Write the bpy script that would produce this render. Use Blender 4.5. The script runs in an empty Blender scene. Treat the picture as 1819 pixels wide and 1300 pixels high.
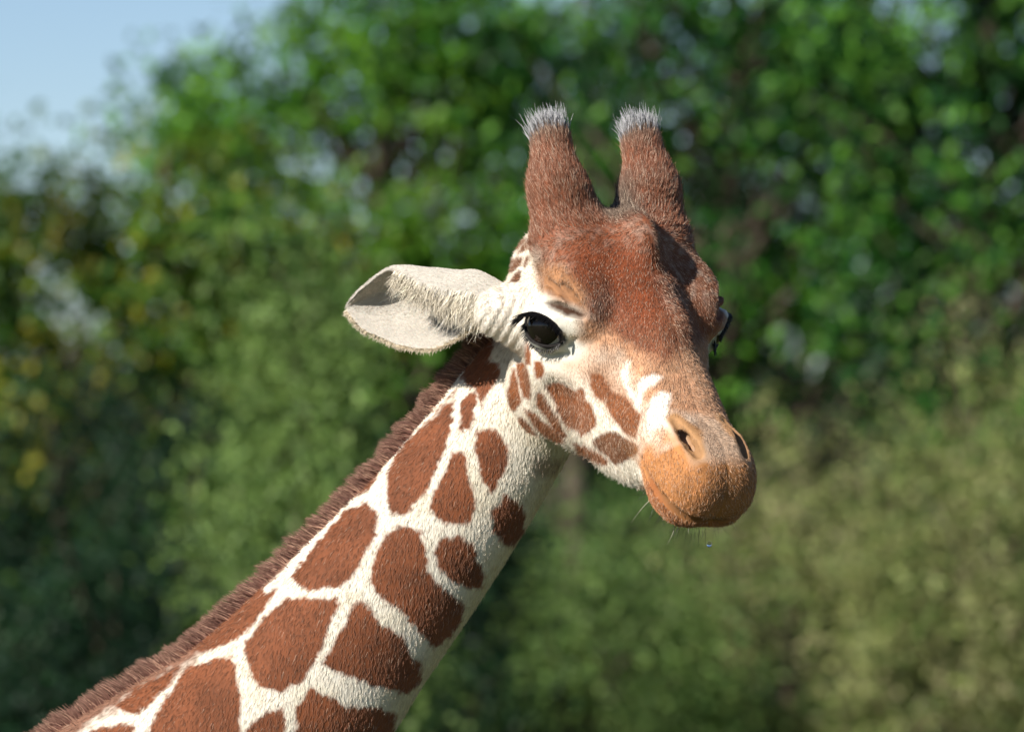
import bpy, math, random
import numpy as np
from mathutils import Vector

# ------------------------------------------------------------------ camera, sky, sun, exposure
K = 0.00078            # metres per sculpting unit
CAM_H = 3.3            # the photographer stands on a raised platform
DIST = 12000.0         # camera to the near eye, in sculpting units
sc = bpy.context.scene
COL = sc.collection
cam = bpy.data.cameras.new('camera'); cam_o = bpy.data.objects.new('camera', cam); COL.objects.link(cam_o); sc.camera = cam_o
cam_o.location = (0, -DIST * K, CAM_H); cam_o.rotation_euler = (math.pi / 2, 0, 0)
cam.sensor_width = 36; cam.lens = 36 * DIST / 1819.0
cam.clip_start = 0.5; cam.clip_end = 5000
cam.dof.use_dof = True; cam.dof.focus_distance = (DIST - 10) * K; cam.dof.aperture_fstop = 5.6; cam.dof.aperture_blades = 9

SUN = Vector((-0.61, -0.58, 0.54)).normalized()
w = bpy.data.worlds.new('World'); sc.world = w; w.use_nodes = True
nt = w.node_tree; bg = nt.nodes['Background']
sky = nt.nodes.new('ShaderNodeTexSky'); sky.sky_type = 'NISHITA'; sky.sun_disc = False
sky.sun_elevation = math.asin(SUN.z); sky.sun_rotation = math.atan2(SUN.x, SUN.y)
sky.air_density = 0.55; sky.dust_density = 0.1; sky.ozone_density = 2.0
nt.links.new(sky.outputs[0], bg.inputs[0]); bg.inputs[1].default_value = 0.06
sun = bpy.data.lights.new('sun', 'SUN'); sun_o = bpy.data.objects.new('sun', sun); COL.objects.link(sun_o)
sun.energy = 4.6; sun.angle = math.radians(0.5); sun.color = (1.0, 0.945, 0.86)
sun_o.location = (-20, -20, 30); sun_o.rotation_euler = SUN.to_track_quat('Z', 'Y').to_euler()
sc.view_settings.view_transform = 'Standard'; sc.view_settings.look = 'None'
sc.view_settings.exposure = 0.72; sc.view_settings.gamma = 1.0
sc.render.engine = 'CYCLES'
sc.cycles.max_bounces = 8; sc.cycles.transparent_max_bounces = 8
sc.cycles.sample_clamp_indirect = 6.0

rng = np.random.default_rng(7)
random.seed(7)

def tag(o, label=None, cat=None, group=None, kind=None):
    if label: o['label'] = label
    if cat: o['category'] = cat
    if group: o['group'] = group
    if kind: o['kind'] = kind
    return o

def lin(c):
    c = np.asarray(c, float) / 255.0
    return np.where(c <= 0.04045, c / 12.92, ((c + 0.055) / 1.055) ** 2.4)

def mesh_from(name, verts, faces, mat, parent=None, smooth=True, attr=None, uvattr=None):
    verts = np.ascontiguousarray(verts, np.float32); faces = np.ascontiguousarray(faces, np.int32)
    me = bpy.data.meshes.new(name); n, k = faces.shape
    me.vertices.add(len(verts)); me.vertices.foreach_set('co', verts.ravel())
    me.loops.add(n * k); me.loops.foreach_set('vertex_index', faces.ravel())
    me.polygons.add(n); me.polygons.foreach_set('loop_start', np.arange(n, dtype=np.int32) * k)
    me.polygons.foreach_set('use_smooth', np.full(n, smooth))
    me.update(calc_edges=True); me.validate()
    for an, (dom, val) in (attr or {}).items():
        a = me.attributes.new(an, 'FLOAT_COLOR', dom)
        v = np.ones((len(val), 4), np.float32); v[:, :3] = val; a.data.foreach_set('color', v.ravel())
    me.materials.append(mat)
    o = bpy.data.objects.new(name, me); COL.objects.link(o); o.parent = parent
    return o

def principled(name, col=None, rough=0.6, spec=0.3, attr=None):
    m = bpy.data.materials.new(name); m.use_nodes = True; b = m.node_tree.nodes['Principled BSDF']
    b.inputs['Roughness'].default_value = rough; b.inputs['Specular IOR Level'].default_value = spec
    if col is not None: b.inputs['Base Color'].default_value = (*lin(col), 1)
    if attr:
        a = m.node_tree.nodes.new('ShaderNodeAttribute'); a.attribute_name = attr
        m.node_tree.links.new(a.outputs['Color'], b.inputs['Base Color'])
    return m

def at(px_, py_, dist):
    """World point seen at a photo position, dist metres in front of the camera."""
    s = dist / (DIST * K) * K
    return np.array([(px_ - 909.5) * s, dist - DIST * K, CAM_H + (650 - py_) * s])

# ------------------------------------------------------------------ ground
def noise_mat(name, c1, c2, scale, rough=0.9):
    m = bpy.data.materials.new(name); m.use_nodes = True; t = m.node_tree; b = t.nodes['Principled BSDF']
    g = t.nodes.new('ShaderNodeNewGeometry'); n = t.nodes.new('ShaderNodeTexNoise'); r = t.nodes.new('ShaderNodeValToRGB')
    n.inputs['Scale'].default_value = scale; n.inputs['Detail'].default_value = 6
    r.color_ramp.elements[0].color = (*lin(c1), 1); r.color_ramp.elements[1].color = (*lin(c2), 1)
    r.color_ramp.elements[0].position = .35; r.color_ramp.elements[1].position = .65
    t.links.new(g.outputs['Position'], n.inputs['Vector']); t.links.new(n.outputs[0], r.inputs[0]); t.links.new(r.outputs[0], b.inputs['Base Color'])
    bp = t.nodes.new('ShaderNodeBump'); bp.inputs['Strength'].default_value = .5; bp.inputs['Distance'].default_value = .02
    t.links.new(n.outputs[0], bp.inputs['Height']); t.links.new(bp.outputs[0], b.inputs['Normal'])
    b.inputs['Roughness'].default_value = rough; b.inputs['Specular IOR Level'].default_value = .2
    return m

g = 3000.0
tag(mesh_from('ground', [(-g, -g, 0), (g, -g, 0), (g, g, 0), (-g, g, 0)], [(0, 1, 2, 3)],
              noise_mat('ground_grass', (52, 66, 30), (92, 92, 52), 1.3), smooth=False), kind='structure')

# ------------------------------------------------------------------ trees and shrubs
def leaf_mat(name, gloss=0.5):
    m = bpy.data.materials.new(name); m.use_nodes = True; t = m.node_tree; t.nodes.clear()
    a = t.nodes.new('ShaderNodeAttribute'); a.attribute_name = 'pigment'
    d = t.nodes.new('ShaderNodeBsdfPrincipled'); d.inputs['Roughness'].default_value = gloss; d.inputs['Specular IOR Level'].default_value = .28
    tr = t.nodes.new('ShaderNodeBsdfTranslucent'); mx = t.nodes.new('ShaderNodeMixShader'); mx.inputs[0].default_value = .18
    o = t.nodes.new('ShaderNodeOutputMaterial')
    br = t.nodes.new('ShaderNodeMix'); br.data_type = 'RGBA'; br.blend_type = 'MULTIPLY'; br.inputs[0].default_value = 1
    br.inputs[7].default_value = (1.25, 1.3, .5, 1)
    t.links.new(a.outputs['Color'], d.inputs['Base Color']); t.links.new(a.outputs['Color'], br.inputs[6]); t.links.new(br.outputs[2], tr.inputs['Color'])
    t.links.new(d.outputs[0], mx.inputs[1]); t.links.new(tr.outputs[0], mx.inputs[2]); t.links.new(mx.outputs[0], o.inputs[0])
    return m
M_LEAF = leaf_mat('leaf')
M_BARK = noise_mat('bark', (58, 50, 42), (96, 86, 74), 9)

def tubes(paths, sides=6):
    V = []; F = []
    for pts, rad in paths:
        pts = np.asarray(pts, float); T = np.gradient(pts, axis=0); b0 = len(V)
        for i, (p, t) in enumerate(zip(pts, T)):
            t = t / (np.linalg.norm(t) + 1e-9); a = np.cross(t, [0.31, .9, .2]); a /= np.linalg.norm(a); b = np.cross(t, a)
            for k in range(sides):
                an = 2 * math.pi * k / sides; V.append(p + rad[i] * (a * math.cos(an) + b * math.sin(an)))
        for i in range(len(pts) - 1):
            for k in range(sides):
                k2 = (k + 1) % sides
                F.append((b0 + i * sides + k, b0 + i * sides + k2, b0 + (i + 1) * sides + k2, b0 + (i + 1) * sides + k))
    return np.array(V), np.array(F)

def leaves(cent, outward, size, aspect, droop, r):
    n = len(cent)
    d = r.normal(size=(n, 3)) + outward * .7 + np.array([0, 0, -droop]); d /= np.linalg.norm(d, axis=1)[:, None]
    nn = r.normal(size=(n, 3)) * .8 + outward * .55 + np.array([0, 0, .8]); nn -= d * (nn * d).sum(1)[:, None]; nn /= np.linalg.norm(nn, axis=1)[:, None]
    s = np.cross(d, nn); L = size * r.uniform(.65, 1.3, n)[:, None]; W = L * aspect
    v = np.stack([cent - d * L * .5, cent + s * W * .5 + nn * W * .14, cent + d * L * .5, cent - s * W * .5 + nn * W * .14], 1).reshape(-1, 3)
    i = np.arange(n)[:, None] * 4
    f = np.concatenate([i + [0, 1, 2], i + [0, 2, 3]], 0)
    return v, f

def make_tree(name, label, cat, base, crown, n_clump, per, size, palette, group, seed, clump_r=.3, trunk_r=.12, aspect=.6, droop=.2, spike=0.0, shell=.45, flat=1.0, hole_f=7.0, hole_b=1.0):
    """crown: ellipsoids (centre, radii) in metres; clumps of leaves on twigs fill them."""
    r = np.random.default_rng(seed)
    base = np.array(base, float)
    root = bpy.data.objects.new(name, None); COL.objects.link(root); root.location = base
    tag(root, label, cat, group)
    vol = np.array([np.prod(c[1]) ** .75 for c in crown]); vol /= vol.sum()
    cl = []; ow = []
    for (c, rad), k in zip(crown, r.multinomial(n_clump, vol)):
        c = np.array(c); rad = np.array(rad)
        u = r.normal(size=(k, 3)); u /= np.linalg.norm(u, axis=1)[:, None]
        q = (shell + (1 - shell) * r.uniform(0, 1, k) ** .6)[:, None] * (1 + .14 * r.normal(size=(k, 1)))
        cl.append(c + u * rad * q); ow.append(u)
    cl = np.concatenate(cl); ow = np.concatenate(ow)
    ok = cl[:, 2] > .25; cl = cl[ok]; ow = ow[ok]
    main = np.mean([c[0] for c in crown], axis=0); top = max(c[0][2] + c[1][2] * .55 for c in crown)
    P = [(np.linspace(base, [main[0], main[1], top], 6) + r.normal(size=(6, 3)) * [[.0], [.04], [.06], [.06], [.06], [.0]], np.linspace(trunk_r, trunk_r * .2, 6))]
    for q in cl[:: max(1, len(cl) // 70)]:
        z0 = np.clip(q[2] - np.hypot(*(q[:2] - main[:2])) * .9 - .1, base[2] + .15, top); f = (z0 - base[2]) / max(top - base[2], .1)
        s = base + (np.array([main[0], main[1], top]) - base) * f
        mid = (s + q) / 2 + np.array([0, 0, -.08]) + r.normal(size=3) * .05
        P.append((np.array([s, mid, q]), [trunk_r * .3 * (1.15 - f), trunk_r * .16, .006]))
    v, f = tubes(P)
    mesh_from('trunk', v - base, f, M_BARK, root)
    # leaves
    cen = []; out = []; colr = []
    pal = np.array([lin(p) for p in palette])
    shade = r.uniform(.6, 1.4, len(cl)); pick = r.integers(0, len(pal), len(cl))
    for j in range(len(cl)):
        m = int(per * r.uniform(.6, 1.4)); g_ = r.normal(size=(m, 3)) * clump_r * .55 * r.uniform(.6, 1.35) * np.array([1, 1, flat])
        if spike: g_[:, 2] *= 1 + spike; g_[:, :2] *= 1 - .35 * min(spike, 1)
        cen.append(cl[j] + g_); out.append(np.repeat(ow[j][None], m, 0) * .6 + g_ / (np.linalg.norm(g_, axis=1)[:, None] + 1e-6) * .6)
        mixp = np.where((r.uniform(size=m) < .75)[:, None], pal[pick[j]], pal[r.integers(0, len(pal), m)])
        colr.append(mixp * shade[j] * r.uniform(.75, 1.25, (m, 1)))
    cen = np.concatenate(cen); out = np.concatenate(out); colr = np.concatenate(colr)
    hole = sum(np.sin(cen @ k + p) for k, p in zip(r.normal(size=(7, 3)) * hole_f, r.uniform(0, 6.3, 7)))
    ok = (cen[:, 2] > .05) & (r.uniform(size=len(cen)) < 1 / (1 + np.exp(-(hole + hole_b) * 3.5))); cen = cen[ok]; out = out[ok]; colr = colr[ok]
    v, f = leaves(cen - base, out, size, aspect, droop, r)
    mesh_from('crown', v, f, M_LEAF, root, smooth=False, attr={'pigment': ('POINT', np.repeat(np.clip(colr, 0, 1), 4, 0))})
    return root

def lobes(cx, cy, d, rx, ry, depth, n, seed):
    """A crown of one core and several lobes, sized in photo units at distance d."""
    r = np.random.default_rng(seed); s = d / DIST
    c = at(cx, cy, d); L = [(c, (rx * s * .8, depth * .8, ry * s * .8))]
    for i in range(n):
        a = 2 * math.pi * (i + r.uniform(-.3, .3)) / n; q = r.uniform(.5, .72)
        L.append((c + np.array([math.cos(a) * rx * s * q, r.uniform(-.5, .5) * depth, math.sin(a) * ry * s * q]), (rx * s * r.uniform(.28, .45), depth * .5, ry * s * r.uniform(.28, .45))))
    return L
YEL = [(80, 108, 28), (100, 120, 32), (62, 96, 28), (124, 122, 36), (58, 90, 32), (50, 84, 30)]
GRN = [(54, 102, 22), (80, 128, 32), (38, 80, 24), (92, 134, 36)]
DRK = [(24, 66, 22), (44, 94, 28), (18, 52, 22), (82, 128, 42)]
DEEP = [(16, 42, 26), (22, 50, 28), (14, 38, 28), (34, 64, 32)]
SAGE = [(98, 124, 62), (114, 138, 76), (78, 106, 54)]
OLV = [(120, 132, 72), (142, 148, 94), (96, 118, 62), (130, 126, 90)]
TREES = [
 # name, label, category, cx, cy, d, rx, ry, depth, lobes, clumps, per, leaf, palette, seed, kwargs
 ('broadleaf_tree', 'olive and yellow leaved tree against the sky behind the ear', 'tree', 300, 670, 33, 380, 500, 1.0, 8, 160, 110, .085, YEL, 11, {}),
 ('broadleaf_tree', 'bright green tall tree left of the horns reaching above the picture', 'tree', 690, 320, 36, 420, 480, 1.1, 9, 190, 115, .085, GRN, 12, dict(hole_b=.7)),
 ('broadleaf_tree', 'dark green tree right of the horns with blue sky gaps', 'tree', 1300, 330, 34, 420, 520, 1.1, 9, 200, 105, .08, DRK, 13, dict(hole_b=.4)),
 ('broadleaf_tree', 'dark green tree at the right edge above the olive scrub', 'tree', 1760, 300, 32, 360, 560, 1.1, 9, 190, 105, .08, DRK, 14, dict(hole_b=.4)),
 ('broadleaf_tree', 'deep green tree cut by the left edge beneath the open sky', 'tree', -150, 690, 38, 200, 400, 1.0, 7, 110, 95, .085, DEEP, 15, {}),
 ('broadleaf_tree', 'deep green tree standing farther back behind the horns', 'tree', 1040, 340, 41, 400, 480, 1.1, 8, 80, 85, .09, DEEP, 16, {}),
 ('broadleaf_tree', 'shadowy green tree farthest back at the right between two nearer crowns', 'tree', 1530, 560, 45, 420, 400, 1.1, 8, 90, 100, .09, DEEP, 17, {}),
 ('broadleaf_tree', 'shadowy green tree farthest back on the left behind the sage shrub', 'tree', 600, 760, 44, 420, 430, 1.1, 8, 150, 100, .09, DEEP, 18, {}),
]
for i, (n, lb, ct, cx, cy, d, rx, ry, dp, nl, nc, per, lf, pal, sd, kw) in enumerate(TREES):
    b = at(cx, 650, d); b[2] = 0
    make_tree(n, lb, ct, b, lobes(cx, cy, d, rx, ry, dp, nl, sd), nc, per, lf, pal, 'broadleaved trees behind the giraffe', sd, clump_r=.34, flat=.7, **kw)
SHRUBS = [
 ('sage green upright shrub below the ear', 560, 460, 25, 230, SAGE, 31, dict(spike=.9)),
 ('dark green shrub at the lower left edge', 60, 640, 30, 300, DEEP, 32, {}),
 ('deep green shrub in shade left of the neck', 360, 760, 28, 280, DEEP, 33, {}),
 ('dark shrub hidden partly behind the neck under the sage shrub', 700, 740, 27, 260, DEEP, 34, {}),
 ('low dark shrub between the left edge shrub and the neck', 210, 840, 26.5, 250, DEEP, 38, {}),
 ('mid green shrub below the muzzle right of the throat', 1080, 850, 29, 260, SAGE, 35, dict(spike=.3)),
 ('olive grey scrub bush at the lower right below the muzzle height', 1420, 780, 30, 290, OLV, 36, dict(spike=.5)),
 ('tallest olive scrub bush at the right edge', 1740, 670, 29, 270, OLV, 37, dict(spike=.6)),
]
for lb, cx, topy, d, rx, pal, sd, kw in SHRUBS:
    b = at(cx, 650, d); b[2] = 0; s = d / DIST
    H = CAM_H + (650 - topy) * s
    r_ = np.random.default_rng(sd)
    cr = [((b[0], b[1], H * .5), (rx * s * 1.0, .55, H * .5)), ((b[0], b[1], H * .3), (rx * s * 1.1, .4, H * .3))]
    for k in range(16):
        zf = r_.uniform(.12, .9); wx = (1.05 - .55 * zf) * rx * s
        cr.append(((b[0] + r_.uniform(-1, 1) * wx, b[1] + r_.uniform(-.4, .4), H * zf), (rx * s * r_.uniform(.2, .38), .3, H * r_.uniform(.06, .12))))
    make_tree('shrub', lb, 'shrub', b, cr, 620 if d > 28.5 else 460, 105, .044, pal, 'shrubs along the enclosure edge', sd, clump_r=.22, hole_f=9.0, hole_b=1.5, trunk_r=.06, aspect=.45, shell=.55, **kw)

# the wood that closes the view behind the trees and goes on beyond the picture on both sides
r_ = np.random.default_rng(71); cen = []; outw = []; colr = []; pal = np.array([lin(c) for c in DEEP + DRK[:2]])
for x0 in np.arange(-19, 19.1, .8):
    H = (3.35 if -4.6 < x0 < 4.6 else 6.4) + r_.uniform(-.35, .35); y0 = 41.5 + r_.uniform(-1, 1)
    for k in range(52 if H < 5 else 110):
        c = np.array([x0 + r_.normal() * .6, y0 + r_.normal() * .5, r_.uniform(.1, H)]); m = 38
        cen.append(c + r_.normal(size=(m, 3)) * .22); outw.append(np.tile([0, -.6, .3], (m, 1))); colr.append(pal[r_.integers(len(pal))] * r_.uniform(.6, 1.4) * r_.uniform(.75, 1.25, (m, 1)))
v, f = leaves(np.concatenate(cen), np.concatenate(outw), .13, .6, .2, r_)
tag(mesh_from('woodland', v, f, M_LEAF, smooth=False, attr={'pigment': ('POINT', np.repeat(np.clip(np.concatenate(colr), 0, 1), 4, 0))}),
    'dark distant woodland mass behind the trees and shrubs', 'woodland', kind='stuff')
# ------------------------------------------------------------------ giraffe, sculpted as one implicit surface
# ---- giraffe sculpt (units: photo px ~ 0.78 mm; X right, Y away, Z up) ----
CX,CY,D=909.5,650.0,DIST
YAW,PIT=np.radians(32),np.radians(60.5)
sy,cy,sp,cp=np.sin(YAW),np.cos(YAW),np.sin(PIT),np.cos(PIT)
HF=np.array([sy*cp,-cy*cp,-sp]); HS=np.array([cy,sy,0.]); HU=np.array([sy*sp,-cy*sp,cp])
def px(x,y,d):
    k=1+d/D
    return np.array([(x-CX)*k,d,(CY-y)*k])
HO=px(1117,577,97)
HR=np.stack([HF,HS,HU])
def to_head(P): return (P-HO)@HR.T
def from_head(h): return HO+np.asarray(h,float)@HR
def smin(a,b,k):
    h=np.clip(.5+.5*(b-a)/k,0,1); return b+(a-b)*h-k*h*(1-h)
def smax(a,b,k): return -smin(-a,-b,k)
def ell(P,c,r,R=None):
    p=P-np.asarray(c,float)
    if R is not None: p=p@R.T
    r=np.asarray(r,float)
    k0=np.sqrt(((p/r)**2).sum(1))+1e-9; k1=np.sqrt(((p/r**2)**2).sum(1))+1e-9
    return k0*(k0-1)/k1
def rc(P,a,b,ra,rb):
    a=np.asarray(a,float); b=np.asarray(b,float); ab=b-a
    t=np.clip(((P-a)@ab)/(ab@ab),0,1)
    return np.sqrt((((P-a)-t[:,None]*ab)**2).sum(1))-(ra+(rb-ra)*t)
def chain(P,pts,k=10):
    d=None
    for (a,ra),(b,rb) in zip(pts,pts[1:]):
        e=rc(P,a,b,ra,rb); d=e if d is None else smin(d,e,k)
    return d
def basis(f,u):
    f=np.array(f,float); f/=np.linalg.norm(f); u=np.array(u,float); u-=f*(u@f); u/=np.linalg.norm(u)
    return np.stack([f,np.cross(u,f),u])
EYE=np.array([-2.,160.,-8.]); EYER=43.
EN=np.array([.42,.86,.30]); EN/=np.linalg.norm(EN)
_e=HR@np.array([1.,.35,-.14]); _e[1]*=-1; _e-=EN*(_e@EN); _e/=np.linalg.norm(_e); EB=np.stack([_e,np.cross(EN,_e),EN])
EB_UP=float(EB[1]@np.array([0,.2,1.]))
NECK=[((1010,640,372),118,95),((940,696,374),122,96),((882,783,366),131,102),((772,935,340),147,112),((629,1108,315),170,128),((464,1299,300),205,150),((252,1482,290),250,185),((20,1680,280),300,220)]
NC=np.array([px(*c) for c,_,_ in NECK]); NA=np.array([a for _,a,_ in NECK],float); NB=np.array([b for *_,b in NECK],float)
NT=np.gradient(NC,axis=0)
def neck_curve(s):
    i=np.clip(s.astype(int),0,len(NC)-2); f=(s-i)[:,None]; f2=f*f; f3=f2*f
    p0,p1,m0,m1=NC[i],NC[i+1],NT[i],NT[i+1]
    c=(2*f3-3*f2+1)*p0+(f3-2*f2+f)*m0+(3*f2-2*f3)*p1+(f3-f2)*m1
    d=(6*f2-6*f)*(p0-p1)+(3*f2-4*f+1)*m0+(3*f2-2*f)*m1
    return c,d
def neck_param(P):
    best=np.full(len(P),1e12); s=np.zeros(len(P))
    for i in range(len(NC)-1):
        ab=NC[i+1]-NC[i]; q=P-NC[i]; t=np.clip((q@ab)/(ab@ab),0,1); q-=t[:,None]*ab
        d=np.einsum('ij,ij->i',q,q); m=d<best; best[m]=d[m]; s[m]=i+t[m]
    for _ in range(2):
        c,d=neck_curve(s); s=np.clip(s+((P-c)*d).sum(1)/(d*d).sum(1)*.9,0,len(NC)-1)
    return s
_ii=np.arange(len(NC))
def neck_frame(s):
    c,t=neck_curve(s); t=t/np.linalg.norm(t,axis=1)[:,None]
    dn=np.stack([-t[:,2],0*s,t[:,0]],1); dn/=np.linalg.norm(dn,axis=1)[:,None]
    return c,t,dn,np.interp(s,_ii,NA),np.interp(s,_ii,NB)
def neck_uv(P):
    s=neck_param(P); c,t,dn,a,b=neck_frame(s); q=P-c
    return s,(q*dn).sum(1)/a,q[:,1]/b
def neck_sdf(P):
    s=neck_param(P); c,t,dn,a,b=neck_frame(s); q=P-c
    u=(q*dn).sum(1); v=q[:,1]; w=(q*t).sum(1); m=np.minimum(a,b)
    r=np.sqrt((u/a)**2+(v/b)**2)+1e-9
    base=(r-1)*m*np.clip(np.sqrt(u*u+v*v)/(r*m),1,1.3)
    w=np.where((s<=0)|(s>=len(NC)-1),w,0)
    return np.sqrt(np.maximum(base+m,0)**2+w*w)-m
def head_sdf(P):
    h=to_head(P); sgn=h[:,1].copy(); h[:,1]=np.abs(h[:,1])
    d=ell(h,(-75,0,-25),(160,128,125))
    d=smin(d,rc(h,(-110,0,40),(70,0,42),76,78),40)
    d=smin(d,rc(h,(-130,62,15),(60,70,10),66,62),45)
    d=smin(d,rc(h,(-140,88,26),(-25,118,32),56,50),40)
    d=smin(d,rc(h,(165,40,56),(300,52,66),46,46),40)     # snout flanks
    d=smin(d,rc(h,(70,0,48),(285,0,72),70,50),40)
    d=smin(d,ell(h,(-28,134,42),(76,46,42)),40)          # brow
    d=smin(d,rc(h,(30,98,-75),(215,52,2),76,54),50)
    d=smin(d,rc(h,(60,84,-130),(240,44,-30),60,50),50)      # cheek
    d=smin(d,rc(h,(-20,0,-110),(230,0,-10),105,74),40)
    d=smin(d,ell(h,(15,86,-168),(102,46,114)),35)
    d=smin(d,chain(h,[((5,78,-222),44),((120,58,-150),44),((215,42,-70),40),((300,24,0),34)],20),40)
    d=smin(d,smin(ell(h,(348,36,68),(88,64,82)),ell(h,(342,0,74),(92,80,84)),30),26)           # muzzle
    d=smin(d,ell(h,(352,0,20),(66,56,40)),14)           # lower lip
    d=smin(d,ell(h,(-114,0,86),(68,37,62)),26)           # median knob
    d=smin(d,chain(h,[((-160,104,24),60),((-255,101,50),45),((-340,97,69),38)],40),30)  # ossicones
    d=smin(d,rc(h,(-165,52,18),(-235,78,42),56,44),30)    # broad horn bases meeting in a V
    d=smin(d,ell(h,(-175,62,-66),(70,70,80)),40)
    d=smin(d,rc(h,(-150,95,-85),(-85,140,-112),52,52),40)         # poll
    d=smin(d,rc(h,(45,122,-28),(165,76,18),16,12),26)      # facial crest
    d=smax(d,-ell(h,(140,148,-62),(70,26,34)),22)
    d=smin(d,rc(h,(10,128,-50),(60,112,-45),40,40),30)
    eb=np.sqrt(((h-EYE)**2).sum(1))
    d=smin(d,eb-(EYER+9),18)
    return d,h,sgn,eb
def nostril_sdf(h):
    return smin(chain(h,[((260,54,118),3),((284,57,130),5.5),((305,58,140),7.5),((324,55,146),8.5),((345,51,150),6)],6),chain(h,[((268,44,100),4),((302,44,118),9),((332,40,124),7)],6),8)
def mouth_sdf(h):
    return chain(h,[((296,93,46),2),((337,98,53),4),((365,97,58),5),((391,90,66),5.5),((418,73,70),5.5),((434,46,72),5),((438,0,66),5)],4)
def ear_stalk(h):
    return rc(h,(-65,112,-112),(-94,178,-122),60,48)
LID=[]
for _t in np.linspace(-.05,1.02,9)*np.pi:
    _v=EB[0]*36*np.cos(_t)+EB[1]*np.sign(EB_UP)*(25*np.sin(_t)+3)+EN*32; LID.append((EYE+_v/np.linalg.norm(_v)*(EYER+7),3.5+4*np.sin(min(max(_t,0),np.pi))))
FOLDS=[
 [((-66, 174, 44),1.5),((-40, 173, 59),3),((-19, 166, 69),3.4),((-3, 161, 71),3.2),((9, 155, 71),1.5)],
 [((-43, 166, 69),1.5),((-25, 160, 75),3),((-10, 155, 77),3.5),((4, 150, 76),3.2),((16, 144, 74),1.5)],
 [((-58, 179, 32),1.5),((-46, 178, 41),3),((-33, 176, 55),1.5)],
 [((-25, 186, 31),2),((-7, 176, 52),5),((9, 164, 63),6),((22, 144, 70),3)],
 [((48, 148, 31),2),((51, 147, 12),1.5)],
 [((14, 169, -67),1.5),((44, 164, -35),2.5),((59, 146, -1),1.5)],
]
def torso_sdf(P):
    return smin(rc(P,(-1150,285,-1650),(-1900,285,-1800),400,410),rc(P,(-1900,285,-1800),(-2450,285,-2020),410,300),200)
def body_sdf(P):
    # far from the head only the neck matters, and the other way round
    c=from_head((20,0,-40)); m=((P-c)**2).sum(1)<520**2
    d=np.empty(len(P)); q=P[~m]; e=neck_sdf(q)
    lo=(q[:,2]<-600)|(q[:,0]<-700)
    if lo.any(): e[lo]=smin(e[lo],torso_sdf(q[lo]),260)
    d[~m]=e+3.5
    if m.any(): d[m]=whole_sdf(P[m])
    return d
def whole_sdf(P):
    d,h,sgn,eb=head_sdf(P)
    n=np.full(len(P),1e3); m=P[:,0]<from_head((0,0,0))[0]+60; n[m]=neck_sdf(P[m])
    d=smin(d,n,24)
    # ear stalk (near and far side)
    st=ear_stalk(h); d=smin(d,st,26)
    ax=np.array([-29.,66,-10]); tau=((h-np.array([-65.,112,-112]))@ax)/(ax@ax)
    d=d+np.clip(1-np.abs(st)/16,0,1)*np.clip((tau-.25)*3,0,1)*1.7*np.sin(tau*26+h[:,2]*.03+np.sin(h[:,0]*.05)*1.3)
    # eye opening
    q=(h-EYE)@EB.T
    op=np.sqrt((q[:,0]/35)**2+(q[:,1]/20.5)**2)
    op=np.where(q[:,2]>0,(op-1)*22,60)
    d=smax(d,-smax(op,-(q[:,2]-5),6),6)
    d=smin(d,chain(h,LID,6),9)
    # nostrils: raised oval wing with a slit
    d=smin(d,chain(h,[((262,47,92),20),((305,45,112),25),((340,49,124),17)],20),16)
    d=smax(d,-nostril_sdf(h),5)
    d=smax(d,-mouth_sdf(h),6)
    # skin folds above and below the eyes, at the muzzle
    for f in FOLDS: d=smax(d,-chain(h,f,3),5)
    return d+3.5
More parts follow.
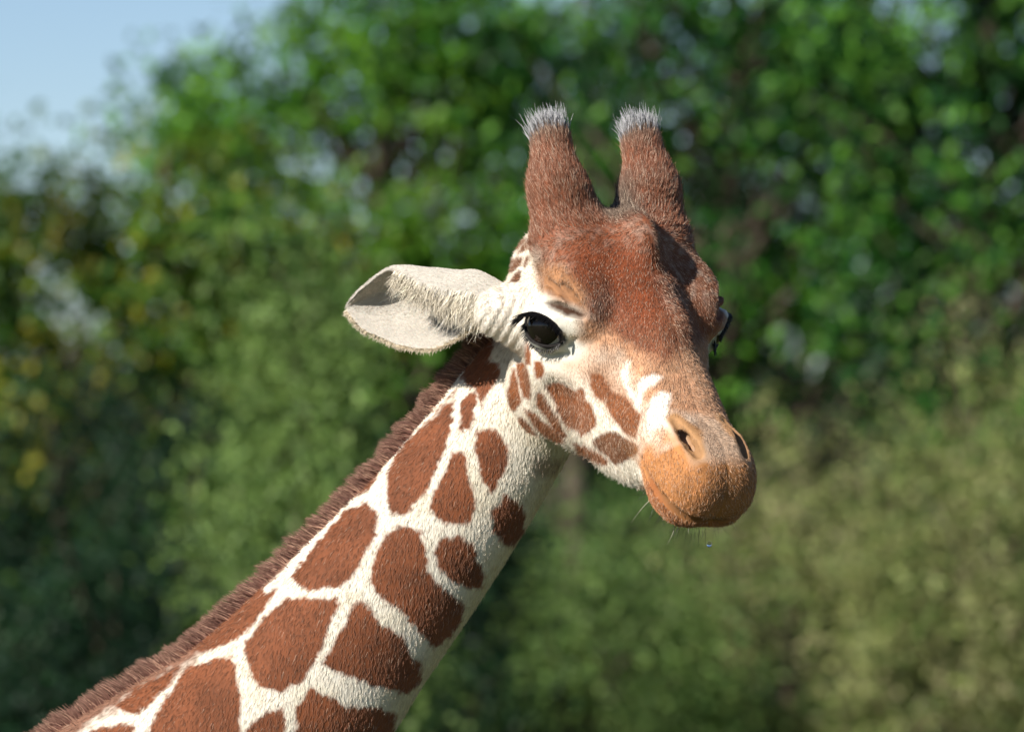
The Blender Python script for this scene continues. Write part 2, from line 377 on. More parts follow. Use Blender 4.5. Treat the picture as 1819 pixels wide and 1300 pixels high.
def grid_mesh(fn,lo,hi,vox,band=None):
    lo=np.asarray(lo,float); n=np.ceil((np.asarray(hi)-lo)/vox).astype(int)+1
    c=4; nc=(n+c-1)//c+1
    ax=[lo[k]+np.arange(nc[k])*vox*c for k in range(3)]
    G=np.stack(np.meshgrid(*ax,indexing='ij'),-1).reshape(-1,3)
    V=fn(G).reshape(nc)
    near=np.abs(V)<vox*c*1.6
    n=(nc-1)*c+1
    near=near[:-1,:-1,:-1]|near[1:,:-1,:-1]|near[:-1,1:,:-1]|near[:-1,:-1,1:]|near[1:,1:,:-1]|near[1:,:-1,1:]|near[:-1,1:,1:]|near[1:,1:,1:]
    F=np.repeat(np.repeat(np.repeat(V[:-1,:-1,:-1],c,0),c,1),c,2).astype(np.float32)
    M=np.repeat(np.repeat(np.repeat(near,c,0),c,1),c,2)
    F=np.sign(F)*50.
    idx=np.argwhere(M); out=np.empty(len(idx),np.float32)
    for i in range(0,len(idx),400000):
        out[i:i+400000]=fn(lo+idx[i:i+400000]*vox)
    F[M]=out
    S=F<0
    cell=None
    sl=[(slice(None,-1) if not b else slice(1,None)) for b in (0,1)]
    cnt=np.zeros(np.array(F.shape)-1,np.uint8)
    for a in (0,1):
        for b in (0,1):
            for e in (0,1): cnt+=S[sl[a],sl[b],sl[e]]
    act=(cnt>0)&(cnt<8)&M[:-1,:-1,:-1]
    ci=np.argwhere(act); vid=np.full(cnt.shape,-1,np.int32); vid[act]=np.arange(len(ci))
    cor=np.array([[a,b,e] for a in (0,1) for b in (0,1) for e in (0,1)])
    vals=np.stack([F[tuple((ci+o).T)] for o in cor],1)
    acc=np.zeros((len(ci),3)); num=np.zeros(len(ci))
    for i in range(8):
        for j in range(i+1,8):
            if np.abs(cor[i]-cor[j]).sum()!=1: continue
            a,b=vals[:,i],vals[:,j]; m=(a<0)!=(b<0)
            t=np.where(m,a/np.where(m,a-b,1),0)
            acc+=m[:,None]*(cor[i]+t[:,None]*(cor[j]-cor[i])); num+=m
    verts=lo+(ci+acc/num[:,None])*vox
    faces=[]
    for k in range(3):
        a=[slice(None)]*3; b=[slice(None)]*3; a[k]=slice(None,-1); b[k]=slice(1,None)
        cr=S[tuple(a)]!=S[tuple(b)]
        e=np.argwhere(cr); u,v=(k+1)%3,(k+2)%3
        ok=(e[:,u]>0)&(e[:,v]>0)&(e[:,u]<F.shape[u]-1)&(e[:,v]<F.shape[v]-1); e=e[ok]
        du=np.eye(3,dtype=int)[u]; dv=np.eye(3,dtype=int)[v]
        q=np.stack([vid[tuple((e-du-dv).T)],vid[tuple((e-dv).T)],vid[tuple(e.T)],vid[tuple((e-du).T)]],1)
        flip=~S[tuple(e.T)]
        q[flip]=q[flip][:,::-1]
        faces.append(q[(q>=0).all(1)])
    return verts,np.concatenate(faces)
P_NECK = [
    [(805, 709), (806, 724), (802, 759), (793, 794), (775, 832), (761, 864), (743, 890), (723, 911), (694, 916), (688, 896), (685, 864), (688, 841), (699, 817), (711, 791), (729, 770), (752, 756), (778, 732)],
    [(818, 798), (825, 803), (831, 823), (834, 852), (843, 878), (844, 905), (837, 925), (810, 933), (775, 922), (764, 905), (772, 876), (787, 841), (802, 808)],
    [(863, 762), (881, 762), (892, 776), (902, 791), (902, 811), (898, 838), (886, 861), (873, 876), (863, 861), (854, 835), (847, 808), (841, 785), (848, 767)],
    [(898, 877), (920, 888), (933, 910), (933, 948), (914, 970), (898, 970), (876, 943), (873, 910)],
    [(857, 604), (872, 595), (875, 618), (872, 642), (888, 645), (886, 662), (875, 686), (863, 709), (854, 724), (851, 706), (843, 689), (825, 683), (821, 665), (826, 639), (840, 621)],
    [(818, 715), (843, 691), (847, 706), (844, 735), (837, 759), (815, 769), (816, 747)],
    [(617, 899), (650, 891), (670, 910), (667, 948), (650, 987), (628, 1025), (601, 1042), (551, 1049), (524, 1036), (517, 1020), (535, 987), (562, 948), (590, 915)],
    [(700, 937), (722, 934), (749, 943), (755, 970), (760, 1009), (777, 1036), (810, 1058), (826, 1075), (821, 1102), (804, 1130), (771, 1152), (744, 1124), (716, 1086), (678, 1064), (659, 1036), (659, 1009), (670, 976), (683, 954)],
    [(782, 957), (815, 951), (843, 965), (848, 992), (862, 1020), (859, 1047), (837, 1047), (810, 1036), (782, 1009), (771, 981)],
    [(507, 1061), (601, 1061), (604, 1075), (584, 1113), (573, 1152), (551, 1190), (535, 1212), (496, 1229), (463, 1221), (447, 1196), (433, 1152), (436, 1141), (463, 1102)],
    [(637, 1064), (650, 1069), (678, 1108), (716, 1130), (727, 1157), (749, 1179), (749, 1207), (727, 1232), (689, 1223), (645, 1210), (579, 1185), (576, 1174), (595, 1141), (612, 1108)],
    [(491, 1039), (494, 1047), (474, 1075), (436, 1124), (414, 1141), (364, 1155), (337, 1157), (370, 1113), (419, 1064), (463, 1036)],
    [(326, 1185), (370, 1174), (414, 1163), (419, 1185), (425, 1218), (430, 1256), (425, 1300), (419, 1344), (348, 1361), (260, 1339), (265, 1300), (276, 1267), (298, 1234), (320, 1201)],
    [(447, 1284), (474, 1262), (502, 1259), (507, 1278), (507, 1311), (480, 1344), (436, 1339), (433, 1300)],
    [(551, 1221), (579, 1234), (617, 1254), (672, 1256), (705, 1267), (700, 1300), (656, 1344), (568, 1355), (529, 1322), (524, 1300), (529, 1256)],
    [(318, 1182), (309, 1207), (271, 1245), (243, 1267), (216, 1262), (205, 1251), (265, 1207)],
    [(227, 1284), (243, 1292), (235, 1311), (199, 1355), (122, 1355), (139, 1311), (177, 1289)],
    [(670, 864), (653, 870), (629, 876), (644, 855), (667, 841)],
    [(650, 866), (623, 877), (601, 891), (584, 893), (634, 849), (672, 822), (670, 849)],
]
P_CHEEK = [
    [(1051, 665), (1070, 668), (1080, 687), (1072, 710), (1059, 704), (1051, 685)],
    [(971, 685), (991, 682), (1005, 688), (1022, 696), (1032, 690), (1038, 705), (1050, 723), (1057, 741), (1056, 756), (1044, 765), (1032, 772), (1026, 762), (1014, 756), (1008, 759), (997, 738), (985, 711)],
    [(1080, 690), (1095, 702), (1112, 708), (1121, 723), (1136, 738), (1132, 759), (1127, 774), (1112, 768), (1095, 747), (1089, 735), (1077, 717)],
    [(1019, 788), (1038, 794), (1062, 806), (1077, 818), (1074, 824), (1053, 818), (1029, 806)],
    [(955, 699), (964, 702), (973, 720), (988, 738), (994, 756), (1005, 774), (1000, 777), (985, 762), (970, 738), (955, 720)],
    [(934, 729), (946, 735), (964, 750), (985, 765), (1000, 785), (988, 785), (967, 774), (946, 750)],
    [(922, 744), (931, 747), (946, 765), (961, 785), (976, 800), (964, 797), (940, 777), (922, 756)],
    [(913, 655), (916, 670), (919, 693), (924, 711), (913, 728), (905, 723), (903, 699), (908, 673)],
    [(921, 646), (931, 646), (937, 670), (940, 685), (939, 707), (930, 704), (925, 685), (921, 664)],
    [(950, 642), (960, 643), (965, 657), (962, 668), (954, 671), (950, 657)],
    [(929, 599), (936, 607), (940, 629), (940, 646), (935, 646), (933, 624)],
]
P_DARK = [
    [(1053, 783), (1074, 768), (1092, 768), (1112, 780), (1133, 794), (1127, 806), (1109, 818), (1092, 824), (1080, 809), (1062, 797)],
    [(908, 448), (917, 433), (932, 424), (931, 430), (918, 441)],
    [(920, 449), (926, 438), (942, 430), (940, 437), (929, 446)],
    [(888, 476), (904, 463), (921, 458), (910, 466)],
    [(899, 481), (913, 466), (926, 459), (926, 469), (915, 477), (904, 483)],
    [(931, 471), (936, 458), (939, 460), (933, 473)],
    [(908, 500), (915, 488), (923, 482), (922, 494), (913, 502)],
]
P_WHITE = [
    [(1111, 643), (1119, 640), (1115, 653), (1113, 671), (1120, 687), (1127, 698), (1133, 712), (1123, 707), (1108, 682), (1104, 662)],
    [(1136, 673), (1160, 664), (1175, 670), (1163, 682), (1145, 693), (1139, 714), (1136, 729), (1129, 720), (1133, 693)],
    [(1175, 693), (1191, 699), (1190, 717), (1181, 735), (1175, 753), (1163, 771), (1152, 768), (1148, 738), (1151, 717), (1163, 702)],
]
# ---- coat colour: patches drawn in the side elevation of the neck and of the face ----
def vnoise(P, s, seed=0):
    q = P / s; i = np.floor(q).astype(np.int64); f = q - i; f = f * f * (3 - 2 * f); o = 0
    for a in (0, 1):
        for b in (0, 1):
            for c in (0, 1):
                h = (i[:, 0] + a) * 374761393 + (i[:, 1] + b) * 668265263 + (i[:, 2] + c) * 2147483647 + seed * 974711
                h = (h ^ (h >> 13)) * 1274126177; h = (h ^ (h >> 16)) & 0xffff
                wgt = (f[:, 0] if a else 1 - f[:, 0]) * (f[:, 1] if b else 1 - f[:, 1]) * (f[:, 2] if c else 1 - f[:, 2])
                o = o + wgt * h / 65535.0
    return o

def poly_in(x, y, poly, soft, grow=0.0):
    """1 inside, 0 outside, with a soft rim."""
    p = np.array(poly, float); lo = p.min(0) - soft * 2 - 2; hi = p.max(0) + soft * 2 + 2
    out = np.zeros(len(x)); m = (x > lo[0]) & (x < hi[0]) & (y > lo[1]) & (y < hi[1])
    if not m.any(): return out
    X = x[m]; Y = y[m]; d = np.full(len(X), 1e9); ins = np.zeros(len(X), bool)
    for (ax, ay), (bx, by) in zip(p, np.roll(p, -1, 0)):
        ex, ey = bx - ax, by - ay; t = np.clip(((X - ax) * ex + (Y - ay) * ey) / (ex * ex + ey * ey + 1e-9), 0, 1)
        d = np.minimum(d, (X - ax - t * ex) ** 2 + (Y - ay - t * ey) ** 2)
        c = ((ay > Y) != (by > Y)) & (X < (bx - ax) * (Y - ay) / (by - ay + 1e-12) + ax); ins ^= c
    d = np.sqrt(d); d = np.where(ins, d, -d)
    out[m] = np.clip(.5 + (d + grow) / (2 * soft), 0, 1)
    return out

C = {k: lin(v) for k, v in dict(cream=(222, 215, 200), white=(232, 228, 218), neck=(118, 68, 42), cheek=(130, 76, 42), dark=(104, 66, 42),
     fore=(126, 76, 52), core=(122, 62, 34), tan=(192, 146, 112), pink=(206, 172, 146), brow=(152, 108, 74), ochre=(176, 120, 72), rim=(170, 128, 88),
     bridge=(168, 142, 120), black=(22, 19, 18), horn=(126, 72, 48), grey=(112, 92, 80), throat=(206, 190, 146), lip=(150, 90, 50), eyegrey=(196, 196, 186), stalk=(222, 216, 204)).items()}
VOR = np.random.default_rng(3).uniform((-1500, 1330), (900, 2600), (70, 2))

SEAM = [(869, 589), (842, 618), (816, 651), (808, 683), (787, 706), (746, 747), (717, 776), (693, 811), (679, 846), (664, 871), (612, 899), (551, 965), (507, 1020), (474, 1046)]   # pale seam between mane and patches

def lateral(P):
    k = 1 + P[:, 1] / DIST
    return P[:, 0] / k + CX, CY - P[:, 2] / k

def pigment(P):
    n = len(P); hd = head_sdf(P)[0]; nk = neck_sdf(P); isn = nk < hd - 4
    h = to_head(P); far = (h[:, 1] > 0) & (h[:, 2] < 35)
    hm = h.copy(); hm[:, 1] = -np.abs(hm[:, 1]); Pm = np.where(far[:, None], from_head(hm), P)
    x, y = lateral(Pm)
    jit = np.stack([vnoise(P, 11, 1) - .5, vnoise(P, 11, 2) - .5], 1) * 8 + np.stack([vnoise(P, 4, 11) - .5, vnoise(P, 4, 12) - .5], 1) * 6; jit *= np.where(isn, 1, .45)[:, None]; x = x + jit[:, 0]; y = y + jit[:, 1]
    mott = vnoise(P, 16, 3); mott2 = vnoise(P, 42, 4)
    col = np.tile(C['cream'], (n, 1))
    def mix(wt, c):
        nonlocal col
        col = col * (1 - wt[:, None]) + c * wt[:, None]
    # neck
    N = isn.astype(float)
    s, u, v = neck_uv(P)
    mix(N * np.clip((u - .62) / .3, 0, 1) * .8, C['throat'])  # yellowish shade of the throat side, painted into the coat colour
    wn = np.zeros(n)
    for p in P_NECK: wn = np.maximum(wn, poly_in(x, y, p, 3.0))
    low = (y > 1345) & isn
    if low.any():
        q = np.stack([x[low], y[low]], 1); dd = np.sqrt(((q[:, None] - VOR[None]) ** 2).sum(2)); dd.sort(axis=1)
        wn[low] = np.maximum(wn[low], np.clip((dd[:, 1] - dd[:, 0] - 26) / 8, 0, 1))
    tone = .62 + .42 * mott2 + .3 * vnoise(P, 110, 6) + .12 * mott
    mix(N * wn, C['neck'] * (tone * (1 + .25 * np.clip(1 - wn, 0, 1)))[:, None])
    mix(N * (1 - wn) * np.clip(mott2 - .45, 0, 1) * .5, C['throat'] * .8)
    mix(N * np.clip((-u - .83 + (mott - .5) * .1) / .1, 0, 1) * np.clip(s * 2 - .6, 0, 1) * .9, C['neck'] * 1.05)
    mix(N * poly_in(x, y, [(945, 818), (975, 812), (992, 832), (972, 852), (950, 842)], 9) * .5, C['neck'])
    seam = np.full(n, 1e9)
    for (ax_, ay_), (bx_, by_) in zip(SEAM, SEAM[1:]):
        ex, ey = bx_ - ax_, by_ - ay_; t_ = np.clip(((x - ax_) * ex + (y - ay_) * ey) / (ex * ex + ey * ey), 0, 1)
        seam = np.minimum(seam, np.hypot(x - ax_ - t_ * ex, y - ay_ - t_ * ey))
    mix(N * np.clip((9.5 - seam) / 4, 0, 1), C['cream'])
    # head
    Hd = 1 - N
    hx, hy, hz = h[:, 0], np.abs(h[:, 1]), h[:, 2]
    mix(Hd * poly_in(x, y, [(985, 640), (1060, 600), (1110, 620), (1140, 700), (1142, 760), (1120, 770), (1095, 720), (1040, 680), (1000, 665)], 22) * (.65 + .35 * mott), C['pink'] * .9)
    mix(Hd * poly_in(x, y, [(1040, 660), (1085, 655), (1110, 690), (1135, 740), (1090, 745), (1060, 700)], 14) * (.6 + .4 * mott), C['tan'] * .7)
    mix(Hd * poly_in(x, y, [(1030, 560), (1290, 545), (1280, 650), (1330, 790), (1240, 745), (1190, 735), (1150, 745), (1132, 690), (1100, 625), (1060, 620), (1030, 605)], 14), C['tan'] * (.5 + .4 * mott[:, None] + .45 * vnoise(P, 7, 14)[:, None]))
    fore = poly_in(x, y, [(920, 190), (1240, 180), (1250, 430), (1310, 520), (1285, 590), (1230, 615), (1180, 645), (1130, 620), (1085, 590), (1045, 560), (1030, 545), (985, 525), (958, 505), (954, 470), (948, 430), (925, 380)], 12)
    mix(Hd * fore * np.clip(.72 + .5 * vnoise(P, 12, 15), 0, 1), C['fore'] * (.75 + .5 * mott2[:, None]))
    mix(Hd * poly_in(x, y, [(1010, 440), (1090, 420), (1160, 440), (1185, 500), (1180, 560), (1140, 600), (1095, 570), (1060, 520), (1020, 490)], 30), C['core'] * (.85 + .3 * mott[:, None]))
    mix(Hd * poly_in(x, y, [(955, 470), (1000, 470), (1040, 520), (1040, 550), (990, 535), (960, 515)], 10), C['brow'] * (.8 + .4 * mott[:, None]))
    wc = np.zeros(n)
    for p in P_CHEEK: wc = np.maximum(wc, poly_in(x, y, p, 2.6, 2.4))
    mix(Hd * wc, C['cheek'] * (.85 + .3 * mott2[:, None]))
    wc = np.zeros(n)
    for p in P_DARK: wc = np.maximum(wc, poly_in(x, y, p, 2.6, 2.0))
    mix(Hd * wc, C['dark'] * (.85 + .4 * mott2[:, None]))
    wc = np.zeros(n)
    for p in P_WHITE: wc = np.maximum(wc, poly_in(x, y, p, 4))
    mix(Hd * wc, C['white'])
    # ossicones
    wh = Hd * np.clip((-130 - hx) / 30, 0, 1) * np.clip((hz + 28 + (hx + 130) * -.08) / 25, 0, 1)
    mix(wh, C['horn'] * (.8 + .45 * mott[:, None]))
    mix(Hd * np.clip((-140 - hx) / 30, 0, 1) * np.clip((58 - hy) / 25, 0, 1) * np.clip((hz + 10) / 20, 0, 1), C['grey'] * .6)
    mix(Hd * np.clip((-318 - hx) / 40, 0, 1), C['grey'])
    # eye surroundings
    q = (np.stack([hx, hy, hz], 1) - EYE) @ EB.T; front = (q[:, 2] > 2)
    op = np.sqrt((q[:, 0] / 36) ** 2 + (q[:, 1] / 24) ** 2)
    below = q[:, 1] * np.sign(EB_UP) 
    mix(Hd * front * np.clip((2.5 - op) / .6, 0, 1) * np.clip((-below + 6) / 14, 0, 1), C['eyegrey'])
    mix(Hd * front * np.clip((2.0 - op) / .4, 0, 1) * np.clip((below - 6) / 10, 0, 1) * np.clip((-q[:, 0] + 18) / 16, 0, 1), C['white'])
    for f_ in FOLDS[:4]: mix(Hd * np.clip((4.4 - chain(np.stack([hx, hy, hz], 1), f_, 3)) / 3.4, 0, 1) * .9, C['dark'] * .2)  # dark skin along the wrinkles, with their crease shadow painted in
    mix(Hd * poly_in(x, y, [(966, 536), (990, 536), (1014, 545), (1042, 560), (1030, 566), (1005, 560), (985, 550)], 5), C['dark'] * .35)  # dark brow fur, also painted with the shade of the lid crease
    mix(Hd * front * np.clip((1.38 - .06 * np.sign(below) - op + (mott - .5) * .2) / .2, 0, 1), C['black'] * 1.6)
    # muzzle
    mix(Hd * np.clip((hx - 235 - (hz - 60) * .3) / 40, 0, 1) * np.clip((hz - 20) / 20, 0, 1) * (.3 + .5 * mott), C['tan'])
    wm = np.clip((hx - 258 - (hz - 60) * .28 + (mott - .5) * 46) / 58, 0, 1) * np.clip((hz - 4) / 10, 0, 1)
    wm = np.maximum(wm, np.clip((hx - 305) / 16, 0, 1))
    wb = np.clip((hz - 112 + (mott - .5) * 14) / 16, 0, 1) * np.clip((372 - hx + (mott - .5) * 30) / 40, 0, 1) * np.clip((70 - hy) / 14, 0, 1) * np.clip((hx - 240) / 20, 0, 1)
    mix(Hd * wm * (1 - wb), C['ochre'] * (.78 + .4 * mott[:, None]) * (1 - .22 * np.clip((60 - hy) / 50, 0, 1) * np.clip((hx - 350) / 40, 0, 1))[:, None])
    mix(Hd * wb, C['bridge'] * (.85 + .35 * mott[:, None]))
    hh = np.stack([hx, hy, hz], 1)
    on = chain(hh, [((258, 48, 112), 14), ((300, 45, 132), 20), ((342, 50, 146), 14)], 10)
    mix(Hd * np.clip((6 - on) / 8, 0, 1), C['rim'] * (.85 + .3 * mott[:, None]))
    mix(Hd * np.clip((4.5 - nostril_sdf(hh)) / 5, 0, 1), C['black'] * .5)
    mix(Hd * np.clip((5.5 - mouth_sdf(hh)) / 4, 0, 1) * .92, C['black'] * 2)
    mix(Hd * np.clip((hx - 330) / 20, 0, 1) * np.clip((62 - hz) / 8, 0, 1) * .8, C['lip'])
    # ear stalk
    st = ear_stalk(hh)
    mix(Hd * np.clip((14 - st) / 10, 0, 1) * np.clip((hy - 140) / 20, 0, 1), C['stalk'] * (.85 + .25 * mott[:, None]))
    return np.clip(col, 0, 1)

def normals_of(v, f):
    t = np.concatenate([f[:, [0, 1, 2]], f[:, [0, 2, 3]]]) if f.shape[1] == 4 else f
    fn = np.cross(v[t[:, 1]] - v[t[:, 0]], v[t[:, 2]] - v[t[:, 0]]); N = np.zeros_like(v)
    for k in range(3): np.add.at(N, t[:, k], fn)
    return N / (np.linalg.norm(N, axis=1)[:, None] + 1e-9), t, np.linalg.norm(fn, axis=1) * .5

GB = np.array([-1.25, .22, 0.0])      # giraffe stands here
giraffe = bpy.data.objects.new('giraffe', None); COL.objects.link(giraffe); giraffe.location = GB
tag(giraffe, 'reticulated giraffe with brown patched coat looking to the right', 'giraffe')
def G(P): return np.asarray(P) * K + np.array([0, 0, CAM_H]) - GB

M_SKIN = principled('coat_skin', rough=.75, spec=.2, attr='pigment')

def hair_mat(name, rough=.5, tip=.35, spec=.35, tipc=(214, 186, 158)):
    m = bpy.data.materials.new(name); m.use_nodes = True; t = m.node_tree; b = t.nodes['Principled BSDF']
    b.inputs['Roughness'].default_value = rough; b.inputs['Specular IOR Level'].default_value = spec
    a = t.nodes.new('ShaderNodeAttribute'); a.attribute_name = 'pigment'; hi = t.nodes.new('ShaderNodeHairInfo')
    mx = t.nodes.new('ShaderNodeMix'); mx.data_type = 'RGBA'; mx.inputs[7].default_value = (*lin(tipc), 1)
    mu = t.nodes.new('ShaderNodeMath'); mu.operation = 'MULTIPLY'; mu.inputs[1].default_value = tip
    t.links.new(hi.outputs['Intercept'], mu.inputs[0]); t.links.new(mu.outputs[0], mx.inputs[0]); t.links.new(a.outputs['Color'], mx.inputs[6])
    t.links.new(mx.outputs[2], b.inputs['Base Color'])
    return m
M_FUR = hair_mat('fur', .55, .16, .3); M_MANE = hair_mat('mane_hair', .5, .12); M_TUFT = hair_mat('tuft_hair', .4, .55, .35, (226, 226, 228)); M_LASH = hair_mat('lash_hair', .3, .0)
M_FRINGE = hair_mat('ear_hair', .5, .1)

def hair(name, root, dirv, length, bend, rad, col, mat, parent=None, npt=4):
    """Strands as real curves: root, direction, length, a bend vector towards the tip."""
    n = len(root); t = np.linspace(0, 1, npt)
    pts = root[:, None] + dirv[:, None] * (length[:, None, None] * t[None, :, None]) + bend[:, None] * (length[:, None, None] * (t ** 2)[None, :, None])
    hc = bpy.data.hair_curves.new(name); hc.add_curves([npt] * n)
    hc.attributes['position'].data.foreach_set('vector', G(pts.reshape(-1, 3)).astype(np.float32).ravel())
    ra = hc.attributes.get('radius') or hc.attributes.new('radius', 'FLOAT', 'POINT')
    taper = np.maximum(1 - t ** 1.6, .12)
    ra.data.foreach_set('value', (np.asarray(rad)[:, None] * taper[None] * K).astype(np.float32).ravel())
    ca = hc.attributes.new('pigment', 'FLOAT_COLOR', 'CURVE'); c4 = np.ones((n, 4), np.float32); c4[:, :3] = np.clip(col, 0, 1); ca.data.foreach_set('color', c4.ravel())
    hc.materials.append(mat)
    o = bpy.data.objects.new(name, hc); COL.objects.link(o); o.parent = parent or giraffe
    return o

def unit(a): return a / (np.linalg.norm(a, axis=-1, keepdims=True) + 1e-9)

# body: head, ossicones, neck in one surface, the trunk and legs (outside the picture) coarser
bv, bf = grid_mesh(body_sdf, (-960, -260, -900), (480, 640, 520), 3.4)
def trunk_sdf(P):
    d = smin(neck_sdf(P), torso_sdf(P), 260) + 5
    for sx, kx in ((-1180, 0), (-2480, 1)):
        for s in (-1, 1):
            y = 285 + s * 165; z0 = -1900 - 160 * kx
            knee = (sx + (30 if not kx else 60), y, -2950); ank = (sx + (10 if not kx else -40), y, -3950); foot = (sx + 40, y, -4165)
            d = smin(d, chain(P, [((sx, y, z0), 190), ((sx, y, -2450), 105), (knee, 78), ((sx, y, -3080), 58), (ank, 46), (foot, 66)], 30), 60)
    d = smin(d, chain(P, [((-2740, 285, -1980), 30), ((-2790, 285, -2600), 16), ((-2790, 285, -2950), 26)], 10), 20)
    return np.maximum(d, -4226 - P[:, 2])
tv, tf = grid_mesh(lambda P: np.maximum(trunk_sdf(P), np.minimum(P[:, 0] + 900, P[:, 2] + 840)), (-2900, -250, -4290), (200, 820, -300), 26)
allv = np.concatenate([bv, tv]); allf = np.concatenate([bf, tf + len(bv)])
pg_b = pigment(bv); pg_t = pigment(tv)
xx, zz = tv[:, 0], tv[:, 2]
vq = np.random.default_rng(5).uniform((-3000, -300, -4300), (-300, 900, -900), (240, 3)); vq[:, 2] = -900 - (vq[:, 2] + 900) * -.85
dd = np.sqrt(((tv[:, None] - vq[None]) ** 2).sum(2)); dd.sort(axis=1)
pat = np.clip((dd[:, 1] - dd[:, 0] - 30) / 12, 0, 1)[:, None] * (zz > -3300)[:, None]
m_ = (neck_sdf(tv) > 12)[:, None]
pg_t = np.where(m_, C['cream'] * (1 - pat) + C['neck'] * pat, pg_t)
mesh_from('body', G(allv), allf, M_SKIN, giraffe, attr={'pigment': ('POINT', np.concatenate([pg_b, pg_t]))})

# eyes
def sphere_patch(rad, ang, nu=40, nv=24, lift=0.0):
    V = []; F = []
    for j in range(nv + 1):
        th = ang * j / nv
        for i in range(nu):
            ph = 2 * math.pi * i / nu; rr = rad + lift * (1 - (j / nv) ** 2)
            V.append((rr * math.sin(th) * math.cos(ph), rr * math.sin(th) * math.sin(ph), rr * math.cos(th)))
    for j in range(nv):
        for i in range(nu): F.append((j * nu + i, (j + 1) * nu + i, (j + 1) * nu + (i + 1) % nu, j * nu + (i + 1) % nu))
    return np.array(V), np.array(F)
M_SCL = principled('sclera', (176, 172, 170), .12, .6)
M_IRIS = bpy.data.materials.new('iris'); M_IRIS.use_nodes = True
b_ = M_IRIS.node_tree.nodes['Principled BSDF']; b_.inputs['Base Color'].default_value = (.006, .0045, .0035, 1); b_.inputs['Roughness'].default_value = .04; b_.inputs['Specular IOR Level'].default_value = .35
for s in (-1, 1):
    c = from_head(EYE * [1, s, 1])
    v, f = sphere_patch(EYER, math.pi, 40, 30)
    e = mesh_from('eye', G(c + v), f, M_SCL, giraffe)
    gz = EN - EB[0] * .08 + EB[1] * np.sign(EB_UP) * .2; gz = unit(gz * [1, s, 1]) @ HR
    a = unit(np.cross(gz, [0, 1, .3])); b = np.cross(gz, a)
    v, f = sphere_patch(EYER + .8, .9, 40, 20, 1.6)
    mesh_from('iris', G(c + v @ np.stack([a, b, gz])), f, M_IRIS, e)

# fur on the body
N_, T_, A_ = normals_of(bv, bf)
cent = bv[T_].mean(1); fnrm = unit(N_[T_].mean(1))
hloc = to_head(cent)
dens = np.where(fnrm[:, 1] > .35, .1, 1.0) * np.where(cent[:, 2] < -760, .2, 1.0)
hd_ = head_sdf(cent)[0]; nk_ = neck_sdf(cent)
hq = hloc.copy(); hq[:, 1] = np.abs(hq[:, 1])
eyeq = (hq - EYE) @ EB.T
inside_eye = (np.sqrt((eyeq[:, 0] / 54) ** 2 + (eyeq[:, 1] / 38) ** 2) < 1.0) & (eyeq[:, 2] > -10) & (np.linalg.norm(hq - EYE, axis=1) < EYER + 24)
dens[inside_eye] = 0; dens[nostril_sdf(hq) < 3] = 0; dens[mouth_sdf(hq) < 4] *= .1
dens *= np.where(hd_ < nk_, 1.5, 1.0)
pr = A_ * dens; NH = 580000
ti = rng.choice(len(pr), NH, p=pr / pr.sum()); a, b = rng.uniform(size=(2, NH)); fl = a + b > 1; a[fl] = 1 - a[fl]; b[fl] = 1 - b[fl]
tri = T_[ti]; root = bv[tri[:, 0]] * (1 - a - b)[:, None] + bv[tri[:, 1]] * a[:, None] + bv[tri[:, 2]] * b[:, None]
nr = unit(N_[tri[:, 0]] * (1 - a - b)[:, None] + N_[tri[:, 1]] * a[:, None] + N_[tri[:, 2]] * b[:, None])
hl = to_head(root); isn = neck_sdf(root) < head_sdf(root)[0] - 2
sgn = np.sign(hl[:, 1]); hy = np.abs(hl[:, 1])
fl_h = np.tile([1., 0, -.25], (NH, 1)); fl_h[:, 1] = (.35 + .9 * np.exp(-((hl[:, 0] + 125) / 40) ** 2)) * sgn
hornw = np.clip((-85 - hl[:, 0]) / 90, 0, 1)[:, None]; fl_h = fl_h * (1 - hornw) + np.stack([-np.ones(NH), .25 * sgn, np.full(NH, .2)], 1) * hornw
jaw = np.clip((-hl[:, 2] - 60) / 60, 0, 1)[:, None]; fl_h = fl_h * (1 - jaw) + np.stack([np.full(NH, .35), .2 * sgn, -np.ones(NH)], 1) * jaw
flow = fl_h @ HR
flow = np.where(isn[:, None], np.array([-.35, 0, -.95]), flow)
flow = flow - nr * (flow * nr).sum(1)[:, None]; flow = unit(flow + np.where(isn, .13, .2)[:, None] * rng.normal(size=(NH, 3)))
lift = np.where(isn, .15, .27) + .12 * rng.normal(size=NH)
dv = unit(flow + nr * lift[:, None])
ln = np.where(isn, 13.0, 9.0)
ln = np.where(~isn & (hl[:, 0] < -150) & (hl[:, 2] > -20), 17, ln); ln = np.where(~isn & (hl[:, 0] > 285), 8.0, ln)
ln = np.where(~isn & (hl[:, 2] < -40) & (hl[:, 0] > 60), 13, ln)
hq = np.stack([hl[:, 0], hy, hl[:, 2]], 1); ed = np.linalg.norm(hq - EYE, axis=1)
ln = ln * np.clip((ed - 40) / 70, .45, 1); ln = np.where(nostril_sdf(hq) < 16, 4.0, ln)
ln = ln * rng.uniform(.6, 1.3, NH)
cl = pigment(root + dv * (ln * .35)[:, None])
cl = cl * np.exp(rng.normal(0, np.where(~isn & (hl[:, 0] > 290), .34, .2)))[:, None]
lt = rng.uniform(size=NH) < np.where(isn, .04, .17); cl[lt] = cl[lt] * .45 + lin((226, 202, 178)) * .55
hair('coat', root - nr * 1.0, dv, ln, -nr * .22 + .08 * rng.normal(size=(NH, 3)), rng.uniform(.24, .48, NH), cl, M_FUR)

